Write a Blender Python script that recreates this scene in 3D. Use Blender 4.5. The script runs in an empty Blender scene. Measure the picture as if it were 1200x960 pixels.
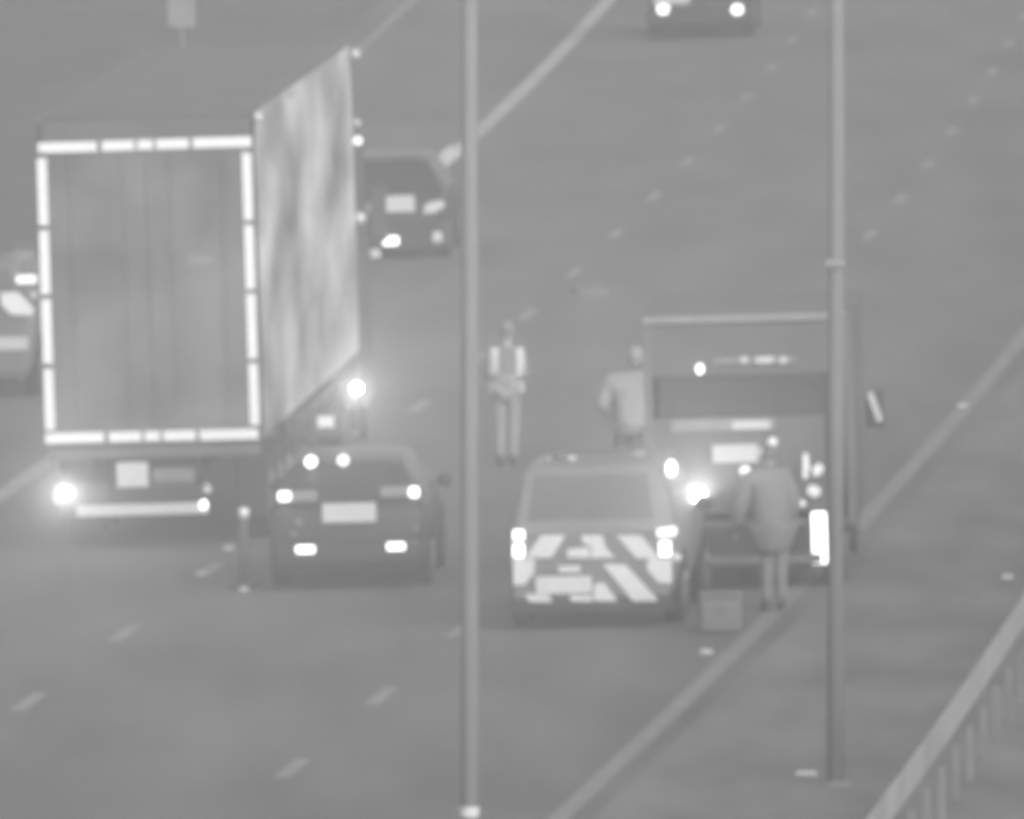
import bpy, bmesh, math, random
from mathutils import Vector, Matrix
from mathutils.bvhtree import BVHTree
random.seed(7)
S = bpy.context.scene
COL = S.collection
# ---------------------------------------------------------------- camera
FPX, H = 24400.0, 18.57
PITCH = math.atan(1700/FPX)
cd = bpy.data.cameras.new('camera'); cam = bpy.data.objects.new('camera', cd); COL.objects.link(cam)
cam.location = (0, 0, H); cam.rotation_euler = (math.pi/2-PITCH, 0, 0)
cd.sensor_width = 6.4; cd.lens = 6.4*FPX/1200
cd.clip_start = 1; cd.clip_end = 6000
cd.dof.use_dof = True; cd.dof.focus_distance = 60; cd.dof.aperture_fstop = 4.2
S.camera = cam
# ---------------------------------------------------------------- light
SUN_EL, SUN_AZ = math.radians(24), math.radians(152)      # azimuth clockwise from +Y (view direction): low, behind and right of the camera
w = bpy.data.worlds.new('World'); S.world = w; w.use_nodes = True
nt = w.node_tree; nt.nodes.clear()
sky = nt.nodes.new('ShaderNodeTexSky'); sky.sky_type = 'NISHITA'; sky.sun_disc = False
sky.sun_elevation = SUN_EL; sky.sun_rotation = SUN_AZ
bwn = nt.nodes.new('ShaderNodeRGBToBW')                      # the camera is monochrome
bg = nt.nodes.new('ShaderNodeBackground'); bg.inputs['Strength'].default_value = 0.108
wo = nt.nodes.new('ShaderNodeOutputWorld')
nt.links.new(sky.outputs[0], bwn.inputs[0]); nt.links.new(bwn.outputs[0], bg.inputs[0]); nt.links.new(bg.outputs[0], wo.inputs[0])
sd = bpy.data.lights.new('sun', 'SUN'); sd.energy = 1.25; sd.angle = math.radians(60)
sun = bpy.data.objects.new('sun', sd); COL.objects.link(sun)
d = Vector((math.sin(SUN_AZ)*math.cos(SUN_EL), math.cos(SUN_AZ)*math.cos(SUN_EL), math.sin(SUN_EL)))
sun.rotation_euler = d.to_track_quat('Z', 'Y').to_euler()
S.view_settings.view_transform = 'Standard'; S.view_settings.look = 'None'
S.view_settings.exposure = 1.12; S.view_settings.gamma = 1
S.view_settings.use_curve_mapping = False
S.cycles.volume_bounces = 1; S.cycles.max_bounces = 5
S.cycles.use_denoising = True
# ---------------------------------------------------------------- helpers
CA, CB, CC = -1.53688e-4, 1.62777839e-1, -29.9937118      # the motorway's curve, line between lanes two and three
KX = 0.03                                                  # crossfall
def cx(Y):
    Y = min(Y, 900); return CA*Y*Y+CB*Y+CC
def slope(Y): return 2*CA*min(Y, 900)+CB
def zz(u): return KX*max(-22, min(22, u))
def P(u, Y, dz=0): return Vector((cx(Y)+u, Y, zz(u)+dz))
def ray(px, py):
    u = (px-600)/FPX; v = -(py-480)/FPX
    return Vector((u, math.cos(PITCH)+v*math.sin(PITCH), -math.sin(PITCH)+v*math.cos(PITCH)))
def gnd(px, py, h=0):
    dd = ray(px, py); z = h
    for _ in range(25):
        t = (z-H)/dd.z; X, Y = dd.x*t, dd.y*t; z = h+zz(X-cx(Y))
    return X-cx(Y), Y

def mat(name, base, rough=.6, var=0.0, scale=4.0, metal=0.0, emit=0.0, spec=.3, stretch=None, bump=0, detail=4):
    m = bpy.data.materials.new(name); m.use_nodes = True; n = m.node_tree; b = n.nodes['Principled BSDF']
    b.inputs['Roughness'].default_value = rough; b.inputs['Metallic'].default_value = metal
    b.inputs['Specular IOR Level'].default_value = spec
    if emit:
        b.inputs['Emission Color'].default_value = (1, 1, 1, 1); b.inputs['Emission Strength'].default_value = emit
    tc = n.nodes.new('ShaderNodeTexCoord'); mp = n.nodes.new('ShaderNodeMapping')
    if stretch: mp.inputs['Scale'].default_value = stretch
    n.links.new(tc.outputs['Object'], mp.inputs[0])
    no = n.nodes.new('ShaderNodeTexNoise'); no.inputs['Scale'].default_value = scale; no.inputs['Detail'].default_value = detail
    n.links.new(mp.outputs[0], no.inputs[0])
    rp = n.nodes.new('ShaderNodeMapRange'); rp.inputs['From Min'].default_value = .3; rp.inputs['From Max'].default_value = .7
    lo, hi = base*(1-var), base*(1+var)
    rp.inputs['To Min'].default_value = lo; rp.inputs['To Max'].default_value = hi
    n.links.new(no.outputs[0], rp.inputs[0]); n.links.new(rp.outputs[0], b.inputs['Base Color'])
    if bump:
        bp = n.nodes.new('ShaderNodeBump'); bp.inputs['Strength'].default_value = bump; bp.inputs['Distance'].default_value = .02
        n.links.new(no.outputs[0], bp.inputs['Height']); n.links.new(bp.outputs[0], b.inputs['Normal'])
    return m

M = dict(
 asphalt=mat('asphalt', .140, .85, .26, .45, detail=8, bump=.15, stretch=(1.6, .25, 1)),
 reserve=mat('reserve_ground', .18, .95, .28, .8, detail=8, bump=.3, stretch=(1.5, .35, 1)),
 grass=mat('grass', .11, .95, .35, 1.2, detail=8, bump=.3),
 paint=mat('road_paint', .30, .7, .30, 2.5, detail=6),
 paint_mid=mat('edge_line_paint', .46, .7, .25, 2.5, detail=6),
 paint_worn=mat('worn_road_paint', .25, .7, .2, 2.5, detail=6),
 paint_bright=mat('fresh_road_paint', .75, .7, .2, 2.5, detail=6),
 galv=mat('galvanised_steel', .22, .8, .06, 1.5, spec=.05),
 rail=mat('barrier_steel', .42, .5, .25, .7, metal=.2),
 retro=mat('reflective_sheet', .95, .5, .02, 6, spec=.2),
 chev=mat('chevron_sheet', .66, .5, .06, 4),
 plate=mat('number_plate', .62, .4, .04, 12),
 lens=mat('lamp_lens', .62, .25, .05, 8, spec=.5),
 dimlens=mat('dim_lamp_lens', .36, .25, .1, 8, spec=.5),
 lamp=mat('lit_lamp', .8, .3, 0, 5, emit=1.4),
 hot=mat('bright_lit_lamp', .8, .3, 0, 5, emit=8),
 warm=mat('weak_lit_lamp', .8, .3, 0, 5, emit=.55),
 black=mat('dark_car_paint', .035, .35, .15, 2, spec=.35),
 glass=mat('dark_glass', .035, .25, .15, 2, spec=.08),
 paleglass=mat('pale_tinted_glass', .13, .2, .12, 2, spec=.4),
 rubber=mat('tyre_rubber', .045, .9, .2, 6),
 rim=mat('wheel_rim', .16, .4, .15, 6, metal=.3),
 white=mat('white_van_paint', .20, .4, .10, 1.2, spec=.4),
 greybody=mat('grey_panel', .10, .6, .18, 1.2),
 postgrey=mat('weathered_post', .155, .8, .2, 2),
 casegrey=mat('scuffed_case', .14, .7, .25, 3),
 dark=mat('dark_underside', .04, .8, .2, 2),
 door=mat('trailer_door', .15, .55, .45, .9, stretch=(1.0, 1, .9), detail=3),
 curtain=mat('trailer_curtain', .48, .6, .75, .9, stretch=(1, .30, .85), detail=3, bump=.1),
 header=mat('trailer_frame', .125, .6, .15, 1.5),
 midgrey=mat('mid_grey_fabric', .26, .85, .15, 5),
 palecoat=mat('pale_coat_fabric', .27, .85, .12, 5, bump=.2),
 longcoat=mat('long_coat_fabric', .18, .85, .1, 4),
 coatgrey=mat('grey_coat_fabric', .20, .85, .12, 5),
 trousers=mat('trouser_fabric', .20, .9, .15, 5),
 darktr=mat('dark_trouser_fabric', .08, .9, .15, 5),
 skin=mat('skin', .32, .6, .06, 8),
 hair=mat('hair', .07, .8, .2, 20),
 boot=mat('boot_leather', .07, .6, .2, 8),
 fluo=mat('fluorescent_panel', .17, .5, .08, 3),
 debris=mat('road_debris', .19, .9, .25, 5),
 strap=mat('reflective_tape', .62, .5, .05, 8),
)

def obj(name, bm, m, parent=None, smooth=False, bevel=0):
    me = bpy.data.meshes.new(name)
    bmesh.ops.recalc_face_normals(bm, faces=bm.faces)
    bm.to_mesh(me); bm.free()
    me.materials.append(M[m] if isinstance(m, str) else m)
    o = bpy.data.objects.new(name, me); COL.objects.link(o); o.parent = parent
    if smooth:
        for p in me.polygons: p.use_smooth = True
    if bevel:
        b = o.modifiers.new('bevel', 'BEVEL'); b.width = bevel; b.segments = 2; b.limit_method = 'ANGLE'; b.angle_limit = math.radians(25)
    return o
def tag(o, label, cat, group=None, kind=None):
    if label: o['label'] = label
    if cat: o['category'] = cat
    if group: o['group'] = group
    if kind: o['kind'] = kind
    return o
def thing(name, label, cat, loc=(0, 0, 0), rot=(0, 0, 0), group=None):
    o = bpy.data.objects.new(name, None); COL.objects.link(o); o.location = loc; o.rotation_euler = rot
    o.empty_display_size = .3
    return tag(o, label, cat, group)
def on_road(name, label, cat, u, Y, sl=None, group=None):
    s = slope(Y) if sl is None else sl
    return thing(name, label, cat, P(u, Y), (0, -math.atan(KX), -math.atan(s)), group)
def box(bm, x0, x1, y0, y1, z0, z1):
    v = [bm.verts.new(c) for c in ((x0,y0,z0),(x1,y0,z0),(x1,y1,z0),(x0,y1,z0),(x0,y0,z1),(x1,y0,z1),(x1,y1,z1),(x0,y1,z1))]
    for f in ((0,1,2,3),(4,5,6,7),(0,1,5,4),(1,2,6,5),(2,3,7,6),(3,0,4,7)): bm.faces.new([v[i] for i in f])
    return bm
def B(*a): return box(bmesh.new(), *a)
def tube(bm, p, q, r0, r1=None, n=12, cap=True):
    r1 = r0 if r1 is None else r1
    p, q = Vector(p), Vector(q); d = (q-p); L = d.length
    mx = Matrix.Translation((p+q)/2) @ d.to_track_quat('Z', 'Y').to_matrix().to_4x4()
    bmesh.ops.create_cone(bm, cap_ends=cap, segments=n, radius1=r0, radius2=r1, depth=L, matrix=mx)
    return bm
def T(*a, **k): return tube(bmesh.new(), *a, **k)
def ball(bm, c, r, s=(1, 1, 1), n=2):
    mx = Matrix.Translation(c) @ Matrix.Diagonal((s[0], s[1], s[2], 1))
    bmesh.ops.create_icosphere(bm, subdivisions=n, radius=r, matrix=mx); return bm
def slab(bm, pts, y0, y1):                      # polygon in x,z, extruded along y
    a = [bm.verts.new((x, y0, z)) for x, z in pts]; b = [bm.verts.new((x, y1, z)) for x, z in pts]
    bm.faces.new(a); bm.faces.new(b[::-1]); n = len(pts)
    for i in range(n): bm.faces.new((a[i], a[(i+1) % n], b[(i+1) % n], b[i]))
    return bm
def slabx(bm, pts, x0, x1):                     # polygon in y,z, extruded along x
    a = [bm.verts.new((x0, y, z)) for y, z in pts]; b = [bm.verts.new((x1, y, z)) for y, z in pts]
    bm.faces.new(a); bm.faces.new(b[::-1]); n = len(pts)
    for i in range(n): bm.faces.new((a[i], a[(i+1) % n], b[(i+1) % n], b[i]))
    return bm
class Rear:                                     # picture point on a vehicle's rear -> its local x,z in metres
    def __init__(s, px, py):
        s.px, s.py = px, py; u, Y = gnd(px, py); s.u, s.Y = u, Y; s.k = FPX/Y
    def __call__(s, px, py):
        a = (px-s.px)/s.k; b = (s.py-py)/s.k
        return a+b*KX, b-a*KX
    def rect(s, x0, y0, x1, y1):
        ax, az = s((x0+x1)/2, (y0+y1)/2); w, h = (x1-x0)/s.k/2, (y1-y0)/s.k/2
        return ax-w, ax+w, az-h, az+h
    def poly(s, pts): return [s(*p) for p in pts]

# ---------------------------------------------------------------- ground and road
YS = [-120+12*i for i in range(150)]
def strip(name, u0, u1, m, dz, nu=1, ys=YS, parent=None):
    bm = bmesh.new(); rows = []
    for Y in ys:
        rows.append([bm.verts.new(P(u0+(u1-u0)*i/nu, Y, dz)) for i in range(nu+1)])
    for a, b in zip(rows, rows[1:]):
        for i in range(nu): bm.faces.new((a[i], a[i+1], b[i+1], b[i]))
    return obj(name, bm, m, parent)
bm = bmesh.new(); rows = []
us = [-700, -22, 22, 700]
for Y in YS: rows.append([bm.verts.new(P(u, Y, -.05)) for u in us])
for a, b in zip(rows, rows[1:]):
    for i in range(3): bm.faces.new((a[i], a[i+1], b[i+1], b[i]))
ground = obj('ground', bm, 'grass'); ground['kind'] = 'structure'
road = strip('road', -12.0, 3.75, 'asphalt', 0, 4); road['kind'] = 'structure'
res = strip('central_reserve', 3.75, 9.6, 'reserve', 0.0, 2); res['kind'] = 'structure'
road2 = strip('opposite_road', 9.6, 21.8, 'asphalt', 0, 3); road2['kind'] = 'structure'
fine = [140+4*i for i in range(100)]
def line(name, u, w, ys, parent, m='paint'): return strip(name, u-w/2, u+w/2, m, .004, 1, ys, parent)
line('shoulder_edge_line', -11.42, .16, fine, road)
line('edge_line', -7.77, .28, fine, road, 'paint_mid')
line('edge_line', 3.40, .22, fine, road, 'paint_worn')
def seg(bm, u, Y0, Y1, w, dz):
    n = max(1, int((Y1-Y0)/2)); rows = []
    for i in range(n+1):
        Y = Y0+(Y1-Y0)*i/n; rows.append([bm.verts.new(P(u-w/2, Y, dz)), bm.verts.new(P(u+w/2, Y, dz))])
    for a, b in zip(rows, rows[1:]): bm.faces.new((a[0], a[1], b[1], b[0]))
for nm, u, Y0, st in (('lane_line', -3.85, 223.0, 9.16), ('lane_line', 0.0, 213.4, 8.97)):
    bm = bmesh.new()
    for k in range(-9, 26):
        seg(bm, u, Y0+st*k-1.1, Y0+st*k+1.1, .17, .004)
    obj(nm, bm, 'paint', road)
u_, Y_ = gnd(520, 188); bm = bmesh.new(); seg(bm, u_, Y_-4.5, Y_+4, .36, .008); obj('bright_edge_marking', bm, 'paint_bright', road)
for nm, u in (('edge_line', 10.2), ('edge_line', 21.2)): line(nm, u, .2, fine, road2)

# haze: one closed box round camera and scene
hz = obj('haze', B(-900, 900, -140, 1700, -3, 20.5), 'asphalt'); hz['kind'] = 'stuff'
hm = bpy.data.materials.new('haze_air'); hm.use_nodes = True; n = hm.node_tree; n.nodes.clear()
pv = n.nodes.new('ShaderNodeVolumePrincipled'); mo = n.nodes.new('ShaderNodeOutputMaterial')
pv.inputs['Color'].default_value = (.74, .74, .74, 1); pv.inputs['Density'].default_value = .0019; pv.inputs['Anisotropy'].default_value = .82
n.links.new(pv.outputs[0], mo.inputs['Volume']); hz.data.materials[0] = hm

# ---------------------------------------------------------------- wheels
def wheel(parent, x, y, r, w, side, name='wheel'):
    bm = bmesh.new(); tube(bm, (x-w/2, y, r), (x+w/2, y, r), r, n=28)
    o = obj(name, bm, 'rubber', parent, bevel=.02)
    xo = x+side*(w/2+.004); bm = bmesh.new(); tube(bm, (xo-side*.02, y, r), (xo+side*.01, y, r), r*.62, r*.55, n=20)
    for k in range(5):
        a = k*2*math.pi/5
        tube(bm, (xo+side*.012, y, r), (xo+side*.012, y+math.cos(a)*r*.5, r+math.sin(a)*r*.5), .03, n=6)
    obj('rim', bm, 'rim', o)
    return o
# ---------------------------------------------------------------- lofted car body
def car_body(parent, st, body, glass, cabin, arch_r=.38, wheels=None, w=1.8, rear_glass=True):
    """st: (y, zbottom, zbelt, ztop, half width low, half width belt, half width roof)"""
    bm = bmesh.new(); rings = []
    for (y, zb, zl, zt, wl, wb, wr) in st:
        half = [(wl*.9, zb), (wl, zb+.18), (wb, (zb+zl)/2+.08), (wb*.985, zl), (wr, zt-.03), (wr*.6, zt)]
        ring = [(-x, z) for x, z in half]+[(x, z) for x, z in half[::-1]]
        rings.append([bm.verts.new((x, y, z)) for x, z in ring])
    n = 12
    for a, b in zip(rings, rings[1:]):
        for i in range(n): bm.faces.new((a[i], a[(i+1) % n], b[(i+1) % n], b[i]))
    bm.faces.new(rings[0]); bm.faces.new(rings[-1][::-1])
    co = [[v.co.copy() for v in r] for r in rings]
    ob = obj('body', bm, body, parent, smooth=True, bevel=.03)
    def pane(name, q, s=.9, off=.012):
        c = sum(q, Vector())/4; nrm = (q[1]-q[0]).cross(q[2]-q[0]).normalized()
        if nrm.dot(c-Vector((0, c.y if abs(c.x) > .5 else sum(x[0] for x in st)/len(st), .6))) < 0: nrm = -nrm
        bm = bmesh.new(); a = [bm.verts.new(c+(p-c)*s+nrm*off) for p in q]; b = [bm.verts.new(c+(p-c)*s-nrm*.02) for p in q]
        bm.faces.new(a); bm.faces.new(b[::-1])
        for i in range(4): bm.faces.new((a[i], a[(i+1) % 4], b[(i+1) % 4], b[i]))
        return obj(name, bm, glass, parent)
    r0, r1, f0, f1 = cabin                       # rear screen between stations r0-r1, windscreen between f0-f1
    if rear_glass: pane('rear_window', [co[r0][3+1], co[r0][7], co[r1][7], co[r1][4]], .86)
    pane('windscreen', [co[f0][4], co[f0][7], co[f1][7], co[f1][4]], .9)
    for i in range(r1, f0):
        for s in (0, 1):
            ia, ib = (3, 4) if s == 0 else (8, 7)
            pane('side_window', [co[i][ia], co[i+1][ia], co[i+1][ib], co[i][ib]], .88)
    for (y, r) in wheels:
        for s in (-1, 1):
            wheel(parent, s*(w/2-.11), y, r, .22, s)
            o = obj('wheel_arch', T((s*(w/2-.06), y, r+.02), (s*(w/2+.002), y, r+.02), r+.07, n=24), 'dark', parent)
    return ob
def patch(parent, name, r, rect, m, y=-.03, t=.03, bevel=0):
    x0, x1, z0, z1 = r.rect(*rect)
    return obj(name, B(x0, x1, y, y+t, z0, z1), m, parent, bevel=bevel)
def ppoly(parent, name, r, pts, m, y=-.03, t=.02):
    return obj(name, slab(bmesh.new(), r.poly(pts), y, y+t), m, parent)
def glow(parent, loc, power, name='halo_spot', r=.02):
    # spot added at the lamp, aimed at the camera for its halo in haze
    l = bpy.data.lights.new(name, 'SPOT'); l.energy = power; l.shadow_soft_size = r; l.spot_size = math.radians(6); l.spot_blend = .6
    o = bpy.data.objects.new(name, l); COL.objects.link(o); o.parent = parent; o.location = loc
    bpy.context.view_layer.update()
    wp = parent.matrix_world @ Vector(loc); dr = Vector((0, 0, H))-wp
    q = dr.to_track_quat('-Z', 'Y'); o.rotation_mode = 'QUATERNION'; o.rotation_quaternion = parent.matrix_world.to_quaternion().inverted() @ q
    return o

# ---------------------------------------------------------------- the articulated lorry
R = Rear(185, 645)
L = on_road('articulated_lorry', 'tall box lorry seen from behind with its rear outlined in bright reflective tape', 'lorry', R.u, R.Y, .066)
HW, LEN, TOP, BOT = 1.27, 15.6, 5.13, 1.24
# trailer shell with a gently curved roof
prof = [(0, BOT), (0, TOP-.06), (.4, TOP), (4, TOP+.06), (9, TOP+.06), (LEN-1.2, TOP+.03), (LEN, TOP), (LEN, BOT)]
obj('trailer_body', slabx(bmesh.new(), prof, -HW+.02, HW-.02), 'header', L, bevel=.04)
def curtain(side):
    bm = bmesh.new(); n = 90; rows = []
    for i in range(n+1):
        y = .12+(LEN-.24)*i/n; t = y/LEN
        ztop = TOP+.05
        off = .0008*math.sin(i*2.1)+.002*math.sin(i*.63+1)
        rows.append([bm.verts.new((side*(HW+.012+off*(1-abs(2*k/6-1)**3)), y, BOT+.05+(ztop-BOT-.1)*k/6)) for k in range(7)])
    for a, b in zip(rows, rows[1:]):
        for k in range(6): bm.faces.new((a[k], a[k+1], b[k+1], b[k]))
    return obj('side_curtain', bm, 'curtain', L, smooth=True)
curtain(1); curtain(-1)
for s in (-1, 1):
    obj('door', B(-HW+.06 if s < 0 else .003, -.003 if s < 0 else HW-.06, -.045, -.004, BOT+.1, TOP-.28), 'door', L, bevel=.01)
for s in (-1, 1):
    for xx in (.28, .9):
        bm = T((s*xx, -.051, BOT+.16), (s*xx, -.051, TOP-.34),  .010, n=8)
        for z in (BOT+.3, 2.4, 3.5, TOP-.5): box(bm, s*xx-.05, s*xx+.05, -.07, -.046, z-.04, z+.04)
        obj('lock_bar', bm, 'door', L)
hb = Rear(185, 645)
def tp(x0, y0, x1, y1): patch(L, 'reflective_strip', R, (x0, y0, x1, y1), 'retro', -.06, .013)
# tape: traced along the leaning rear frame
ex = lambda a: a
for (a, b) in ((45, 114), (120, 158), (162, 180), (184, 222), (227, 296)):
    for (yl, yr) in ((172, 163), (513.5, 507)):
        t0 = (a-45)/251; sh = 12*(1 if yl > 400 else 0)-(4 if yl > 400 else 0)
        q0 = R(a+sh, yl+(yr-yl)*t0); q1 = R(b+sh, yl+(yr-yl)*((b-45)/251))
        zc = (q0[1]+q1[1])/2
        obj('reflective_strip', B(q0[0], q1[0], -.061, -.046, zc-.06, zc+.06), 'retro', L)
xl = R(50, 215)[0]; xr = R(291.5, 215)[0]
for (y0, y1) in ((180, 259), (265, 340), (346, 422), (428, 500)):
    for xc in (xl, xr):
        za, zb = R(175, y1)[1], R(175, y0)[1]
        obj('reflective_strip', B(xc-.057, xc+.057, -.061, -.046, za, zb), 'retro', L)
x, z = R(236, 303); obj('warning_label', B(x-.15, x+.15, -.056, -.046, z-.05, z+.05), 'midgrey', L)
obj('rear_sill', B(-HW+.02, HW-.02, -.04, .12, BOT-.14, BOT-.005), 'header', L, bevel=.01)
obj('chassis', B(-.5, .5, .3, LEN+.4, .85, BOT-.15), 'dark', L)
patch(L, 'number_plate', R, (137, 541, 174, 570), 'plate', -.07)
patch(L, 'lamp_board', R, (62, 566, 128, 590), 'greybody', -.06, .05)
patch(L, 'dark_panel', R, (130, 569, 238, 588), 'dark', -.06, .05)
patch(L, 'grey_panel', R, (180, 548, 228, 564), 'coatgrey', -.065, .05)
patch(L, 'underrun_bar', R, (90, 590, 245, 603), 'strap', -.09, .08, .01)
o = obj('tail_lamp', ball(bmesh.new(), Vector((R(77, 577)[0], -.10, R(77, 577)[1])), .07, (1.3, .4, 1)), 'hot', L, True)
glow(L, (R(77, 577)[0], -.2, R(77, 577)[1]), 3000)
o = obj('tail_lamp', ball(bmesh.new(), Vector((R(240, 590)[0], -.12, R(240, 590)[1])), .05, (1, .4, 1.2)), 'lamp', L, True)
obj('reflector', ball(bmesh.new(), Vector((R(244, 572)[0], -.10, R(244, 572)[1])), .05, (1.1, .4, 1.3)), 'lens', L, True)
for y in (1.9, 3.25, 4.6):
    for s in (-1, 1):
        wheel(L, s*1.02, y, .5, .38, s)
        obj('mudguard', B(s*1.02-.2, s*1.02+.2, y-.72, y-.66, .3, 1.02), 'dark', L)
for s in (-1, 1):
    bm = bmesh.new()
    for z in (.45, .75, 1.0): box(bm, s*1.2-.02, s*1.2+.02, 5.6, LEN-3.2, z, z+.12)
    for y in (5.8, 7.6, 9.4): box(bm, s*1.2-.05, s*1.2-.021 if s > 0 else s*1.2+.05, y, y+.08, .42, BOT)
    obj('side_guard', bm, 'greybody', L)
    wheel(L, s*1.02, LEN-2.2+1, .5, .38, s)
    obj('landing_leg', B(s*.6-.06, s*.6+.06, LEN-4.2, LEN-4.05, .15, BOT-.15), 'dark', L)
cabp = [(LEN+.5, .5), (LEN+.5, 3.6), (LEN+.9, 4.0), (LEN+2.1, 3.8), (LEN+2.7, 2.6), (LEN+2.8, .5)]
cab = obj('cab', slabx(bmesh.new(), cabp, -1.24, 1.24), 'greybody', L, bevel=.06)
obj('windscreen', slabx(bmesh.new(), [(LEN+2.16, 3.72), (LEN+2.73, 2.66), (LEN+2.76, 2.66), (LEN+2.2, 3.74)], -1.1, 1.1), 'glass', L)
for s in (-1, 1):
    wheel(L, s*1.04, LEN+1.7, .5, .34, s)
    m_ = obj('wing_mirror', B(s*1.38-.1, s*1.38+.1, LEN+2.5, LEN+2.62, 2.5, 3.2), 'greybody', L, bevel=.03)
    obj('mirror_glass', B(s*1.38-.085, s*1.38+.085, LEN+2.48, LEN+2.495, 2.55, 3.15), 'greybody', m_)
# marker lamps along the far edge of the side (placed on the trailer's front corner)
for z, mm, r in ((TOP-.12, 'plate', .07), (4.15, 'lens', .05), (3.92, 'warm', .06), (2.95, 'lens', .08)):
    obj('marker_lamp', ball(bmesh.new(), Vector((HW+.07, LEN-.05, z)), r), mm, L, True)
obj('marker_lamp', ball(bmesh.new(), Vector((HW+.06, .12, TOP-.06)), .065), 'lens', L, True)
obj('marker_lamp', ball(bmesh.new(), Vector((HW+.05, 5.2, TOP-.04)), .05), 'dimlens', L, True)

# ---------------------------------------------------------------- near dark car
R = Rear(409, 692)
C = on_road('dark_car', 'dark car nearest the camera, right of the tall lorry, with lit rear lamps', 'car', R.u, R.Y, .05)
hatch = [(0, .30, .80, .84, .78, .84, .70), (.03, .24, .92, .98, .82, .89, .78), (.12, .22, 1.0, 1.08, .84, .90, .76),
 (.50, .22, 1.02, 1.60, .85, .91, .62), (.9, .22, 1.02, 1.66, .85, .915, .61), (2.1, .22, 1.0, 1.68, .85, .915, .61), (2.7, .22, .98, 1.60, .85, .91, .62),
 (3.5, .22, .96, 1.02, .84, .90, .72), (4.2, .24, .82, .86, .80, .85, .70), (4.35, .32, .66, .70, .74, .78, .66)]
car_body(C, [(a, b, c*.95, d*(.90 if d > 1.2 else .95), e, f, g) for (a, b, c, d, e, f, g) in hatch], 'black', 'glass', (2, 3, 6, 7), wheels=((.85, .33), (3.45, .33)), w=1.82)
obj('rear_bumper', B(-.86, .86, -.06, .1, .3, .56), 'black', C, bevel=.05)
patch(C, 'number_plate', R, (378, 589, 441, 611), 'plate', -.09, .1)
for (a, b, c2, e, f, g) in ((326, 576, 340, 587, 370, 0), (480, 570, 491, 582, 446, 1)):
    patch(C, 'tail_lamp', R, (a, b, c2, e), 'lamp', -.05, .12, .02)
patch(C, 'lamp_strip', R, (341, 575, 371, 587), 'palecoat', -.045, .1, .01)
patch(C, 'lamp_strip', R, (446, 569, 479, 581), 'palecoat', -.045, .1, .01)
patch(C, 'fog_lamp', R, (347, 639, 369, 648), 'lamp', -.08, .1, .01)
patch(C, 'fog_lamp', R, (454, 635, 475, 644), 'lamp', -.08, .1, .01)
for (a, b, rr) in ((350, 612, .05), (344, 626, .04), (488, 618, .035), (487, 637, .045)):
    x, z = R(a, b); obj('reflector', ball(bmesh.new(), Vector((x, -.03, z)), rr, (1, .6, 1)), 'coatgrey', C, True)
for a, b, mm in ((362, 540, 'lamp'), (400, 538, 'warm')):
    x, z = R(a, b); obj('window_lamp', T((x, .30, z-.03), (x, .42, z-.03), .065, n=20), mm, C)
patch(C, 'exhaust_pipe', R, (364, 660, 374, 667), 'dark', -.08)
for s in (-1, 1): obj('wing_mirror', ball(bmesh.new(), Vector((s*.96, 3.0, 1.02)), .10, (1, .6, .75)), 'black', C, True)

# ---------------------------------------------------------------- dark car ahead of the lorry
R = Rear(455, 306)
D = on_road('dark_car', 'dark hatchback ahead of the lorry, half hidden behind the right edge of the trailer', 'car', R.u, R.Y, .05)
car_body(D, [(y, zb, zl*.97, zt*.89, wl*.93, wb*.93, wr*.95) for (y, zb, zl, zt, wl, wb, wr) in hatch], 'black', 'glass', (2, 3, 6, 7), wheels=((.85, .32), (3.4, .32)), w=1.70)
patch(D, 'number_plate', R, (449, 229, 486, 248), 'plate', -.07, .12)
ppoly(D, 'tail_lamp', R, [(497, 241), (504, 236), (519, 234), (522, 241), (509, 249), (497, 250)], 'plate', -.04, .15)
ppoly(D, 'tail_lamp', R, [(420, 236), (438, 239), (441, 248), (425, 249)], 'dimlens', -.04, .15)
patch(D, 'fog_lamp', R, (449, 277, 467, 287), 'lamp', -.05, .1)
patch(D, 'reflector', R, (507, 271, 519, 283), 'lens', -.05, .1)
patch(D, 'reflector', R, (434, 292, 446, 302), 'plate', -.05, .1)
patch(D, 'rear_bumper', R, (401, 262, 526, 292), 'black', -.03, .1, .03)

# ---------------------------------------------------------------- far car cut by the top of the picture
R = Rear(821, 46)
F = on_road('dark_car', 'distant dark car at the top edge showing two bright round lamps', 'car', R.u, R.Y)
car_body(F, hatch, 'black', 'glass', (2, 3, 6, 7), wheels=((.85, .33), (3.45, .33)), w=1.82)
for px in (777, 864):
    x, z = R(px, 11); obj('tail_lamp', ball(bmesh.new(), Vector((x, -.05, z)), .11, (1, .4, .85)), 'lamp', F, True)
patch(F, 'number_plate', R, (766, -4, 808, 5), 'strap', -.06, .1)
patch(F, 'rear_bumper', R, (757, 12, 885, 28), 'black', -.03, .1, .03)

# ---------------------------------------------------------------- chevron patrol cars
suv = [(0, .34, .98, 1.08, .84, .90, .82), (.03, .28, 1.04, 1.12, .88, .94, .84), (.07, .28, 1.06, 1.20, .89, .945, .82),
 (.32, .28, 1.08, 1.78, .89, .95, .74), (.7, .28, 1.08, 1.83, .89, .95, .73), (2.5, .28, 1.08, 1.83, .89, .95, .73), (3.0, .28, 1.06, 1.74, .89, .95, .74),
 (3.7, .28, 1.04, 1.10, .88, .93, .76), (4.6, .32, .92, .96, .84, .88, .74), (4.75, .4, .7, .74, .78, .82, .7)]
def patrol(px, py, label, group):
    R = Rear(px, py); t = on_road('patrol_car', label, 'patrol car', R.u, R.Y, group=group)
    car_body(t, suv, 'white', 'paleglass', (2, 3, 6, 7), wheels=((.95, .37), (3.8, .37)), w=1.9)
    return R, t
def Zp(x, y): return (560+x/4, 500+y/4)
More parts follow.
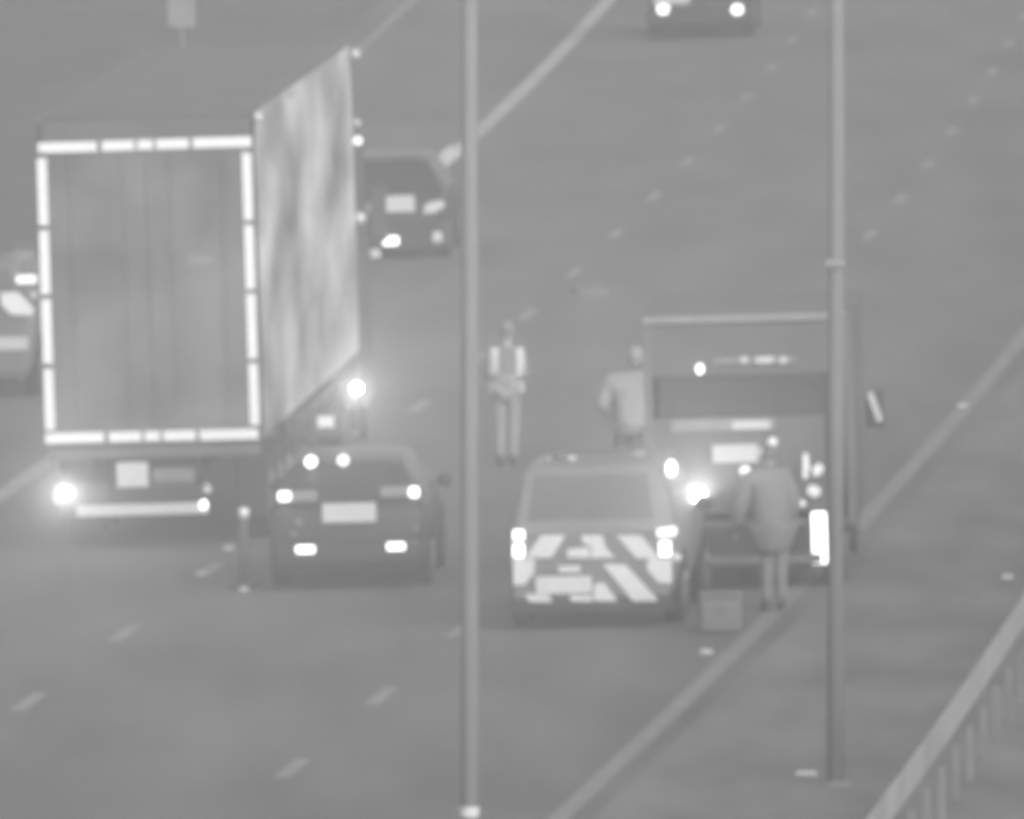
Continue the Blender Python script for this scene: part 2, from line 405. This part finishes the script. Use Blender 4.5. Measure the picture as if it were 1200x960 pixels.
R, V = patrol(695, 738, 'pale patrol car parked in the lane with bright chevrons across its tail', None)
obj('chevron_panel', B(-.88, .88, -.035, .02, .36, 1.10), 'fluo', V, bevel=.02)
obj('rear_bumper', B(-.90, .90, -.028, .1, .20, .345), 'dark', V, bevel=.02)
for pts in ([(300, 505), (412, 505), (345, 612), (222, 612)], [(485, 505), (585, 505), (600, 560), (645, 612), (530, 612), (538, 560), (490, 540)],
            [(420, 572), (528, 560), (524, 612), (420, 612)], [(650, 505), (765, 505), (855, 612), (745, 612)],
            [(588, 642), (692, 642), (852, 812), (730, 815)], [(545, 738), (590, 725), (655, 815), (545, 815)],
            [(222, 785), (330, 785), (350, 822), (240, 822)], [(430, 788), (538, 788), (538, 818), (440, 818)],
            [(165, 620), (268, 620), (262, 690), (215, 742), (165, 742)], [(800, 615), (912, 615), (915, 728), (850, 728), (795, 665)]):
    ppoly(V, 'chevron_stripe', R, [Zp(*p) for p in pts], 'chev', -.052, .015)
a = Zp(272, 700); b = Zp(535, 780); patch(V, 'number_plate', R, (*a, *b), 'plate', -.075, .02)
a = Zp(378, 650); b = Zp(482, 682); patch(V, 'tailgate_handle', R, (*a, *b), 'strap', -.075, .02)
for q in ((165, 485, 215, 530), (165, 548, 215, 612), (855, 532, 905, 602)):
    a = Zp(*q[:2]); b = Zp(*q[2:]); patch(V, 'tail_lamp', R, (*a, *b), 'lamp', -.07, .08, .01)
ppoly(V, 'tail_lamp', R, [Zp(*p) for p in ((842, 475), (928, 462), (938, 490), (925, 505), (845, 510))], 'warm', -.07, .08)
x, z = R(*Zp(935, 612)); obj('reflector', ball(bmesh.new(), Vector((x, .02, z)), .055), 'plate', V, True)
# roof light bar
bar = obj('roof_light_bar', B(-.62, .62, .95, 1.2, 1.87, 1.93), 'greybody', V, bevel=.02)
for sx in (-.5, .5): obj('bar_foot', B(sx-.04, sx+.04, 1.0, 1.15, 1.80, 1.869), 'dark', bar)
for px, py, m_, rr in ((661, 540, 'lens', .04), (633, 541, 'dimlens', .04), (740, 535, 'midgrey', .06)):
    x, z = R(px, py); obj('lamp_module', ball(bmesh.new(), Vector((x, .93, z-.03)), rr, (1.4, .6, .8)), m_, bar, True)
x, z = R(786, 548); obj('roof_lamp', ball(bmesh.new(), Vector((x, .1, z)), .075, (.8, .6, 1.3)), 'lamp', V, True)
for s in (-1, 1): obj('wing_mirror', ball(bmesh.new(), Vector((s*1.0, 3.3, 1.15)), .11, (1, .6, .8)), 'black', V, True)

R, W_ = patrol(-43, 470, 'patrol car on the hard shoulder behind the lorry, only its bright tail corner showing', None)
obj('chevron_panel', B(-.88, .88, -.035, .02, .36, 1.22), 'fluo', W_, bevel=.02)
ppoly(W_, 'chevron_stripe', R, [(2, 342), (22, 341), (40, 360), (40, 368), (14, 368), (2, 356)], 'retro', -.055, .02)
ppoly(W_, 'chevron_stripe', R, [(-80, 368), (-52, 341), (-20, 341), (-48, 368)], 'retro', -.055, .02)
patch(W_, 'tail_lamp', R, (20, 322, 43, 331), 'warm', -.06, .12, .01)
x, z = R(40, 345); obj('reflector', ball(bmesh.new(), Vector((x, -.04, z)), .055), 'lens', W_, True)
patch(W_, 'bumper_strip', R, (-110, 396, 34, 411), 'strap', -.06, .05, .01)
obj('roof_light_bar', B(-.62, .62, .95, 1.2, 1.87, 1.97), 'greybody', W_, bevel=.02)

# ---------------------------------------------------------------- box van at the central reserve
R = Rear(884, 691)
K = on_road('box_van', 'grey box van with a pale roof edge, dark rear opening and a tall lit lamp', 'van', R.u, R.Y, .045)
hw = 1.19; zt = 3.14
bm = bmesh.new()                                                    # open box: floor, roof, two walls
box(bm, -hw, -hw+.08, 0, 4.0, .72, zt-.08); box(bm, hw-.08, hw, 0, 4.0, .72, zt-.08); box(bm, -hw, hw, 0, 4.0, zt-.079, zt); box(bm, -hw+.081, hw-.081, 3.9, 3.98, .72, zt-.08); box(bm, -hw+.081, hw-.081, 0, 3.89, .72, .8)
obj('box_body', bm, 'greybody', K)
patch(K, 'roof_edge', R, (752, 367, 990, 376), 'midgrey', -.03, .06, .01)
for (x0, x1) in ((-hw, -hw+.1), (hw-.1, hw)): obj('corner_post', B(x0, x1, -.022, -.002, .72, zt-.12), 'header', K)
patch(K, 'upper_panel', R, (760, 378, 976, 438), 'greybody', -.015, .05)
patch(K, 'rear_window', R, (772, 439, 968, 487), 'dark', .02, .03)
patch(K, 'tailgate', R, (764, 488, 968, 600), 'greybody', -.02, .05)
patch(K, 'pale_sill', R, (786, 490, 908, 504), 'midgrey', -.045, .02, .005)
patch(K, 'bright_sill', R, (858, 492, 902, 502), 'strap', -.06, .014, .005)
patch(K, 'number_plate', R, (835, 520, 888, 541), 'strap', -.05, .02)
lb = patch(K, 'light_bar', R, (836, 418, 932, 423), 'palecoat', -.05, .03)
for px, ww in ((896, 20), (872, 8), (918, 8)):
    x0, x1, z0, z1 = R.rect(px-ww/2, 416, px+ww/2, 424); obj('lamp_module', B(x0, x1, -.07, -.052, z0, z1), 'strap', lb)
x, z = R(820, 431); obj('work_lamp', ball(bmesh.new(), Vector((x, -.08, z)), .05, (.9, .6, 1.2)), 'lamp', K, True)
x, z = R(818, 580); obj('tail_lamp', ball(bmesh.new(), Vector((x, -.07, z)), .10, (1, .5, 1)), 'hot', K, True)
glow(K, (x, -.25, z), 3600)
patch(K, 'tail_lamp', R, (952, 599, 969, 660), 'lamp', -.06, .05, .01)
for pts in ([(941, 530), (947, 530), (949, 546), (946, 560), (941, 560)], [(951, 547), (960, 541), (966, 546), (963, 554), (954, 558)], [(948, 567), (958, 568), (963, 576), (956, 582), (946, 577)]):
    ppoly(K, 'reflective_marker', R, pts, 'retro', -.06, .03)
for px, py, rr, mm in ((940, 589, .045, 'retro'), (905, 517, .06, 'retro'), (893, 529, .055, 'plate'), (873, 551, .06, 'warm'), (818, 658, .05, 'midgrey')):
    x, z = R(px, py); obj('reflector', ball(bmesh.new(), Vector((x, -.06, z)), rr, (1, .5, 1)), mm, K, True)
obj('rear_step', B(-.78, .78, -.22, .1, .30, .40), 'header', K, bevel=.01)
obj('lower_skirt', B(-1.0, 1.0, -.01, .12, .41, .719), 'dark', K)
obj('chassis', B(-.5, .5, .15, 5.6, .42, .70), 'dark', K)
cabp = [(4.1, .4), (4.1, 2.1), (4.6, 2.3), (5.0, 2.2), (5.6, 1.35), (6.1, 1.15), (6.2, .45)]
obj('cab', slabx(bmesh.new(), cabp, -.98, .98), 'white', K, bevel=.06)
obj('windscreen', slabx(bmesh.new(), [(5.04, 2.17), (5.6, 1.40), (5.63, 1.40), (5.08, 2.19)], -.85, .85), 'glass', K)
for s in (-1, 1):
    obj('side_window', B(s*.985-.006, s*.985+.006, 4.5, 5.1, 1.4, 2.0), 'glass', K)
    wheel(K, s*.9, .95, .36, .24, s); wheel(K, s*.9, 5.2, .36, .24, s)
    mi = obj('wing_mirror', slabx(bmesh.new(), [(5.0, 1.45), (5.12, 1.45), (5.12, 1.9), (5.0, 1.9)], s*1.28-.11, s*1.28+.11), 'black', K, bevel=.03)
    obj('mirror_arm', T((s*.97, 5.06, 1.6), (s*1.2, 5.06, 1.65), .02, n=8), 'dark', mi)
    if s > 0: obj('mirror_glass', slab(bmesh.new(), [(1.19, 1.86), (1.26, 1.88), (1.37, 1.55), (1.31, 1.52)], 4.98, 4.995), 'plate', mi)  # right mirror's bright highlight, put in as a pale shape

# ---------------------------------------------------------------- people
def skin_mesh(pts, edges, root=0, sub=1):
    me = bpy.data.meshes.new('t'); me.from_pydata([p[:3] for p in pts], edges, []); o = bpy.data.objects.new('t', me); COL.objects.link(o)
    sk = o.modifiers.new('s', 'SKIN'); sk.use_smooth_shade = True
    for i, p in enumerate(pts):
        v = me.skin_vertices[0].data[i]; r = p[3]; v.radius = (r, r) if not isinstance(r, tuple) else r
        v.use_root = i == root
    su = o.modifiers.new('u', 'SUBSURF'); su.levels = sub; su.render_levels = sub
    dg = bpy.context.evaluated_depsgraph_get(); out = bpy.data.meshes.new_from_object(o.evaluated_get(dg))
    bpy.data.objects.remove(o); return out
def person(label, px, py, yaw, pose, coat, trou, scale=1.0, group=None, cap=None):
    u, Y = gnd(px, py); t = thing('person', label, 'person', P(u, Y), (0, 0, yaw), group)
    t.scale = (scale,)*3
    J = pose
    pts, edges, idx = [], [], {}
    def add(n, co, r, par=None):
        idx[n] = len(pts); pts.append((*co, r))
        if par: edges.append((idx[par], idx[n]))
    add('pelvis', J['pelvis'], .125); add('waist', J['waist'], .12, 'pelvis'); add('chest', J['chest'], .14, 'waist')
    add('neckb', J['neckb'], .075, 'chest'); add('neck', J['neck'], .055, 'neckb'); hd = Vector(J['head'])
    add('skull', hd-Vector((0, 0, .05)), .06, 'neck')
    for s, q in ((-1, 'l'), (1, 'r')):
        add('hip'+q, J['hip'+q], .095, 'pelvis'); add('knee'+q, J['knee'+q], .062, 'hip'+q); add('ank'+q, J['ank'+q], .042, 'knee'+q)
        a = Vector(J['ank'+q]); add('heel'+q, a+Vector((0, -.02, -.05)), .04, 'ank'+q); add('toe'+q, a+Vector((.01*s, .19, -.065)), .034, 'heel'+q)
        add('sh'+q, J['sh'+q], .072, 'chest'); add('elb'+q, J['elb'+q], .047, 'sh'+q); add('wri'+q, J['wri'+q], .030, 'elb'+q)
        e, w = Vector(J['elb'+q]), Vector(J['wri'+q]); dr = (w-e).normalized(); side = Vector((0, 1, 0)) if abs(dr.y) < .8 else Vector((1, 0, 0))
        side = (side-dr*side.dot(dr)).normalized(); nn = dr.cross(side)
        add('palm'+q, w+dr*.06, .032, 'wri'+q)
        for k, (o_, l_) in enumerate(((-.03, .075), (-.01, .085), (.01, .08), (.03, .062))):
            b0 = w+dr*.10+side*o_; add('f%d%s' % (k, q), b0, .0095, 'palm'+q)
            add('g%d%s' % (k, q), b0+dr*l_*.55+nn*s*.012, .0088, 'f%d%s' % (k, q)); add('h%d%s' % (k, q), b0+dr*l_*.9+nn*s*.035, .0075, 'g%d%s' % (k, q))
        add('t0'+q, w+dr*.045+side*.045, .011, 'palm'+q); add('t1'+q, w+dr*.085+side*.062, .009, 't0'+q)
    me = skin_mesh(pts, edges, 0, 2)
    bm = bmesh.new(); bm.from_mesh(me)
    ball(bm, hd, .115, (.70, .86, 1.05), 3)
    fy = .10                                               # face points to +y
    ball(bm, hd+Vector((0, fy-.01, -.09)), .035, (1.1, .7, .7)); ball(bm, hd+Vector((0, fy+.005, -.03)), .016, (.8, 1, 1.5))
    for s in (-1, 1): ball(bm, hd+Vector((s*.08, 0, -.02)), .022, (.4, .8, 1.3))
    body = obj('body', bm, 'skin', t, True); rm = body.modifiers.new('r', 'REMESH'); rm.mode = 'VOXEL'; rm.voxel_size = .009; rm.use_smooth_shade = True
    for s in (-1, 1): obj('eye', ball(bmesh.new(), hd+Vector((s*.032, fy-.012, .0)), .011), 'plate', body, True)
    if cap: obj('cap', ball(ball(bmesh.new(), hd+Vector((0, -.01, .03)), .115, (.80, .93, .95), 3), hd+Vector((0, .10, .045)), .07, (1, .9, .16)), cap, t, True)
    else: obj('hair', ball(bmesh.new(), hd+Vector((0, -.022, .018)), .115, (.77, .88, 1.02), 3), 'hair', t, True)
    # coat: torso and arms, looser than the body
    cp, ce, ci = [], [], {}
    def ac(n, co, r, par=None):
        ci[n] = len(cp); cp.append((*co, r))
        if par: ce.append((ci[par], ci[n]))
    k = J.get('bulk', 1)
    pv_ = Vector(J['pelvis']); lo = pv_+Vector((0, 0, -J.get('hem', .1)))
    ac('w', J['waist'], (.165*k, .12*k)); ac('p', pv_, (.175*k, .135*k), 'w'); ac('l', lo, (.185*k, .14*k), 'p')
    ac('c', J['chest'], (.185*k, .13*k), 'w'); ac('n', Vector(J['neckb'])+Vector((0, 0, -.01)), (.09, .085), 'c')
    for q in 'lr':
        ac('s'+q, J['sh'+q], .085*k, 'c'); ac('e'+q, J['elb'+q], .064*k, 's'+q)
        w, e = Vector(J['wri'+q]), Vector(J['elb'+q]); ac('r'+q, e+(w-e)*.93, .046*k, 'e'+q)
    cm = skin_mesh(cp, ce, 0, 2); bm = bmesh.new(); bm.from_mesh(cm); bvh = BVHTree.FromBMesh(bm)
    obj('jacket', bm, coat, t, True)
    tp_, te = [], []
    tp_.append((*(pv_+Vector((0, 0, .03))), .15*min(k, 1.1)))
    for q in 'lr':
        i = len(tp_); a = Vector(J['ank'+q])
        tp_ += [(*J['hip'+q], .108), (*J['knee'+q], .078), (*(a+Vector((0, 0, .0))), .062)]; te += [(0, i), (i, i+1), (i+1, i+2)]
    tm = skin_mesh(tp_, te, 0, 2); bm = bmesh.new(); bm.from_mesh(tm); obj('trousers', bm, trou, t, True)
    for q in 'lr':
        a = Vector(J['ank'+q]); bm = bmesh.new()
        ball(bm, a+Vector((0, -.01, -.0)), .06, (1, 1, 1.1)); ball(bm, a+Vector((0, .07, -.055)), .06, (.85, 2.1, .62), 3)
        obj('boot', bm, 'boot', t, True)
    return t, bvh
def strapmesh(bvh, x0, x1, z0, z1, frm=-1, n=10):
    bm = bmesh.new(); rows = []
    for i in range(n+1):
        z = z0+(z1-z0)*i/n; r = []
        for j in range(4):
            x = x0+(x1-x0)*j/3; h = bvh.ray_cast(Vector((x, frm, z)), Vector((0, 1 if frm < 0 else -1, 0)))
            y = h[0].y+(.008 if frm > 0 else -.008) if h[0] is not None else None
            r.append((x, y, z))
        rows.append(r)
    last = -.12
    vs = []
    for r in rows:
        v = []
        for x, y, z in r:
            if y is None: y = last
            last = y; v.append(bm.verts.new((x, y, z)))
        vs.append(v)
    for a, b in zip(vs, vs[1:]):
        for j in range(3): bm.faces.new((a[j], a[j+1], b[j+1], b[j]))
    ext = bmesh.ops.extrude_face_region(bm, geom=bm.faces[:])
    for g in ext['geom']:
        if isinstance(g, bmesh.types.BMVert): g.co.y += .006 if frm < 0 else -.006
    return bm
stand = dict(pelvis=(0, 0, .97), waist=(0, 0, 1.14), chest=(0, 0, 1.36), neckb=(0, 0, 1.49), neck=(0, .01, 1.56), head=(0, .02, 1.67),
 hipl=(-.09, 0, .92), hipr=(.09, 0, .92), kneel=(-.085, .02, .50), kneer=(.085, .02, .50), ankl=(-.08, -.01, .09), ankr=(.08, -.01, .09),
 shl=(-.17, 0, 1.43), shr=(.17, 0, 1.43), elbl=(-.235, -.01, 1.14), elbr=(.235, -.01, 1.14), wril=(-.22, .08, .90), wrir=(.22, .08, .90))
PA, bv = person('person standing beyond the patrol car in a vest with two bright vertical straps', 594, 546, 0, dict(stand, hem=.02, wril=(-.16, .22, 1.05), wrir=(.16, .22, 1.05)), 'coatgrey', 'midgrey', 1.0, cap='coatgrey')
for s in (-1, 1):
    a, b = sorted((s*.11, s*.215))
    for (z0, z1) in ((1.08, 1.47), (.92, 1.04)):
        obj('reflective_strap', strapmesh(bv, a, b, z0, z1), 'strap', PA, True)
bent = dict(stand, pelvis=(.04, 0, .97), waist=(.03, .02, 1.14), chest=(-.02, .04, 1.36), neckb=(.0, .05, 1.50), neck=(.03, .06, 1.57), head=(.08, .07, 1.69),
 shl=(-.21, .03, 1.40), shr=(.17, .03, 1.45), elbl=(-.34, -.02, 1.14), elbr=(.27, -.02, 1.15), wril=(-.16, .18, 1.05), wrir=(.16, .20, 1.0), bulk=1.5, hem=.2)
PB, _ = person('person in a pale bulky jacket standing behind the parked patrol car beside the van', 737, 592, .12, bent, 'palecoat', 'darktr', 1.05, cap='midgrey')
lean = dict(stand, pelvis=(0, 0, .99), waist=(-.02, .02, 1.16), chest=(-.05, .05, 1.38), neckb=(-.03, .07, 1.51), neck=(-.02, .09, 1.58), head=(.0, .12, 1.69),
 shl=(-.24, .05, 1.42), shr=(.13, .05, 1.46), elbl=(-.38, .02, 1.14), elbr=(.22, -.02, 1.17), wril=(-.36, .16, .92), wrir=(.19, .10, .92),
 hipl=(-.07, 0, .93), hipr=(.11, 0, .93), kneel=(-.05, .02, .5), kneer=(.10, .02, .5), ankl=(-.06, 0, .09), ankr=(.10, -.03, .09), bulk=1.75, hem=.42)
PC, _ = person('person in a long grey coat standing at the rear of the van', 905, 716, .25, lean, 'longcoat', 'longcoat', 1.02, cap='greybody')

# ---------------------------------------------------------------- motorcycle with rider between lorry and dark car
R = Rear(386, 602)
B_ = on_road('motorcycle', 'motorcycle half hidden beyond the near dark car, with a bright beacon on a pole', 'motorcycle', R.u, R.Y)
for y, nm in ((.35, 'wheel'), (1.8, 'wheel')):
    wheel(B_, 0, y, .32, .15, 1, nm)
obj('engine_body', slabx(bmesh.new(), [(.5, .45), (.5, .85), (.9, .8), (1.1, 1.0), (1.5, 1.05), (1.7, .8), (1.4, .35), (.8, .3)], -.16, .16), 'greybody', B_, bevel=.05)
obj('seat', B(-.15, .15, .25, 1.05, .80, .90), 'dark', B_, bevel=.04)
for s in (-1, 1):
    obj('pannier', B(s*.32-.11, s*.32+.11, .1, .6, .45, .85), 'greybody', B_, bevel=.03)
    tube_ = T((s*.09, 1.55, 1.0), (s*.09, 1.8, .32), .025, n=8); obj('fork', tube_, 'rim', B_)
    x, z = R(362 if s < 0 else 400, 540 if s < 0 else 538)
    lm = obj('tail_lamp', T((x, .02, z), (x, .1, z), .085, n=20), 'lamp' if s < 0 else 'plate', B_)
obj('handlebar', T((-.38, 1.4, 1.12), (.38, 1.4, 1.12), .018, n=8), 'dark', B_)
obj('fender', slabx(bmesh.new(), [(.0, .5), (.1, .72), (.5, .76), (.5, .7), (.14, .66), (.05, .48)], -.08, .08), 'dark', B_)
tb = obj('top_box', B(-.24, .24, -.06, .3, .92, 1.2), 'greybody', B_, bevel=.04)
x0, x1, z0, z1 = R.rect(373, 487, 392, 500); obj('reflective_panel', B(x0, x1, -.08, -.062, z0, z1), 'retro', tb)
x, z = R(416, 456); obj('lamp_pole', T((x, .25, .9), (x, .25, z-.04), .015, n=8), 'greybody', B_)
obj('beacon_lamp', ball(bmesh.new(), Vector((x, .25, z)), .07, (1, 1, 1)), 'hot', B_, True)
glow(B_, (x, .1, z), 2600)
x, z = R(358, 490); obj('reflector', ball(bmesh.new(), Vector((x, .1, z)), .045), 'midgrey', B_, True)
x, z = R(415, 508); obj('reflector', ball(bmesh.new(), Vector((x, .1, z)), .045), 'midgrey', B_, True)

# ---------------------------------------------------------------- lamp columns
def column(name, label, u, Y, r0, h):
    t = thing('lamp_column', label, 'lamp column', P(u, Y), (0, 0, -math.atan(slope(Y))))
    bm = T((0, 0, 0), (0, 0, h), r0, r0*.8, n=20); sh = obj('shaft', bm, 'galv', t, True)
    obj('base_flange', T((0, 0, 0), (0, 0, .04), r0*1.9, n=20), 'galv', t)
    obj('access_door', B(-.06, .06, r0-.03, r0+.012, .5, 1.1), 'galv', t)
    for s in (-1, 1):
        bm = T((0, 0, h-.05), (s*.8, 0, h+.25), .05, .04); tube(bm, (s*.8, 0, h+.25), (s*1.6, 0, h+.32), .04, .035); obj('arm', bm, 'galv', t)
        ln = obj('lantern', B(s*1.95-.38, s*1.95+.38, -.14, .14, h+.26, h+.40), 'galv', t, bevel=.05)
        obj('lens', B(s*1.95-.28, s*1.95+.28, -.11, .11, h+.235, h+.259), 'lens', ln)
    return t
c1 = column('', 'tall lamp column nearest the camera, crossing the whole picture left of the patrol car', 0, 182, .083, 12)
X = (550-600)/FPX*182; c1.location = (X, 182, zz(X-cx(182)))
dd = ray(543, 950); t_ = 181.9/dd.y; zl = H+dd.z*t_-c1.location.z
obj('pale_band', T((0, 0, zl-.06), (0, 0, zl+.03), .086, n=20), 'plate', c1)  # pale band round the shaft
u2, Y2 = gnd(979, 920)
c2 = column('', 'tall lamp column on the central reserve, passing the right side of the van', u2, Y2, .088, 12)
dd = ray(979, 308); t_ = Y2/dd.y; zl = H+dd.z*t_-c2.location.z
bk = obj('glint_plate', B(-.10, .10, -.13, -.089, zl-.04, zl+.04), 'palecoat', c2, bevel=.02)  # bright glint on the shaft, put in as a small pale plate

# ---------------------------------------------------------------- central barrier: steel beam on posts
G = thing('crash_barrier', 'steel crash barrier running along the central reserve at the lower right', 'crash barrier', P(6.9, 150))
g0 = Vector(P(6.9, 150))
def ub(Y): return 6.75+max(0, .019*(228-max(Y, 190)))
bm = bmesh.new(); rows = []
wp = [(.0, .44), (-.05, .49), (-.05, .54), (.0, .60), (-.05, .66), (-.05, .71), (.0, .76), (.012, .76), (.012, .44)]
for i in range(110):
    Y = 150+3.2*i; q = P(ub(Y), Y)-g0; rows.append([bm.verts.new((q.x-.05+a, q.y, q.z+b)) for a, b in wp])
for a, b in zip(rows, rows[1:]):
    for j in range(len(wp)-1): bm.faces.new((a[j], a[j+1], b[j+1], b[j]))
obj('rail_beam', bm, 'rail', G)
for i in range(95):
    Y = 151+2.4*i+1; q = P(ub(Y)+.14, Y)-g0
    obj('post', B(q.x-.02, q.x+.05, q.y-.05, q.y+.05, q.z-.05, q.z+.55), 'postgrey', G)

# ---------------------------------------------------------------- small things
def post(px, py, label):
    u, Y = gnd(px, py); t = thing('marker_cone', label, 'traffic cone', P(u, Y))
    obj('cone_body', T((0, 0, .05), (0, 0, .92), .075, .045, n=20), 'greybody', t, True)
    obj('base', B(-.17, .17, -.17, .17, 0, .055), 'dark', t, bevel=.02)
    obj('reflective_collar', T((0, 0, .84), (0, 0, .95), .058, .052, n=20), 'retro', t, True)
    obj('base_reflector', B(-.05, .05, -.185, -.172, .01, .05), 'strap', t)
post(286, 692, 'slim cone standing between the lorry wheels and the near dark car')
u, Y = gnd(845, 743)
t = thing('equipment_case', 'pale square case on the road beside the rear of the patrol car', 'case', P(u, Y), (0, 0, .1))
obj('case_body', B(-.23, .23, 0, .35, .02, .40), 'casegrey', t, bevel=.03); obj('lid', B(-.235, .235, -.005, .355, .405, .46), 'casegrey', t, bevel=.02)
obj('handle', B(-.08, .08, -.02, -.001, .25, .28), 'greybody', t)
def stud(px, py, label, s=1.0, m='strap'):
    u, Y = gnd(px, py); t = thing('road_stud', label, 'road stud', P(u, Y, .004), (0, 0, -math.atan(slope(Y))))
    obj('housing', B(-.08*s, .08*s, -.1, .1, 0, .02), 'galv', t, bevel=.006); obj('reflector', B(-.06*s, .06*s, -.05, .05, .0205, .06), m, t, bevel=.01)
stud(828, 768, 'road stud on the dark road just below the pale case')
stud(945, 911, 'large road stud at the foot of the right lamp column', 1.7, 'strap')
stud(236, 676, 'faint road stud below the lorry rear corner, left of the cone', 1.0)
stud(268, 646, 'faint road stud between the lorry and the slim cone', 1.0)
stud(1128, 479, 'road stud on the inner edge line at the far right', 1.1)
stud(1181, 680, 'road stud in the central reserve near the right border of the picture', 1.0)
u, Y = gnd(213, 60)
t = thing('verge_sign', 'small pale plate on a post at the top left beside the road', 'sign', P(u, Y), (0, 0, 0))
obj('post', T((0, 0, 0), (0, 0, 1.7), .04, n=12), 'galv', t); 
x = 16/(FPX/Y); obj('sign_plate', B(-x, x, -.06, -.042, .42, 1.5), 'midgrey', t, bevel=.005)
t = None
u, Y = gnd(690, 343)
t = thing('road_patch', 'pale scrap of debris lying by the lane line beyond the standing person', 'debris', P(u, Y, .004))
bm = bmesh.new(); pts = []
for k in range(14):
    a = k*2*math.pi/14; r = random.uniform(.75, 1.05); pts.append((math.cos(a)*r*.33, math.sin(a)*r*.9))
top = [bm.verts.new((x*.85, y*.85, .05+random.uniform(0, .03))) for x, y in pts]; bot = [bm.verts.new((x, y, 0)) for x, y in pts]
bm.faces.new(top); bm.faces.new(bot[::-1])
for i in range(14): bm.faces.new((top[i], top[(i+1) % 14], bot[(i+1) % 14], bot[i]))
bpy.data.objects.remove(t); o = obj('road_debris', bm, 'debris'); o.location = P(u, Y, .004); tag(o, 'pale flattened scrap lying by the lane line beyond the standing person', 'debris')
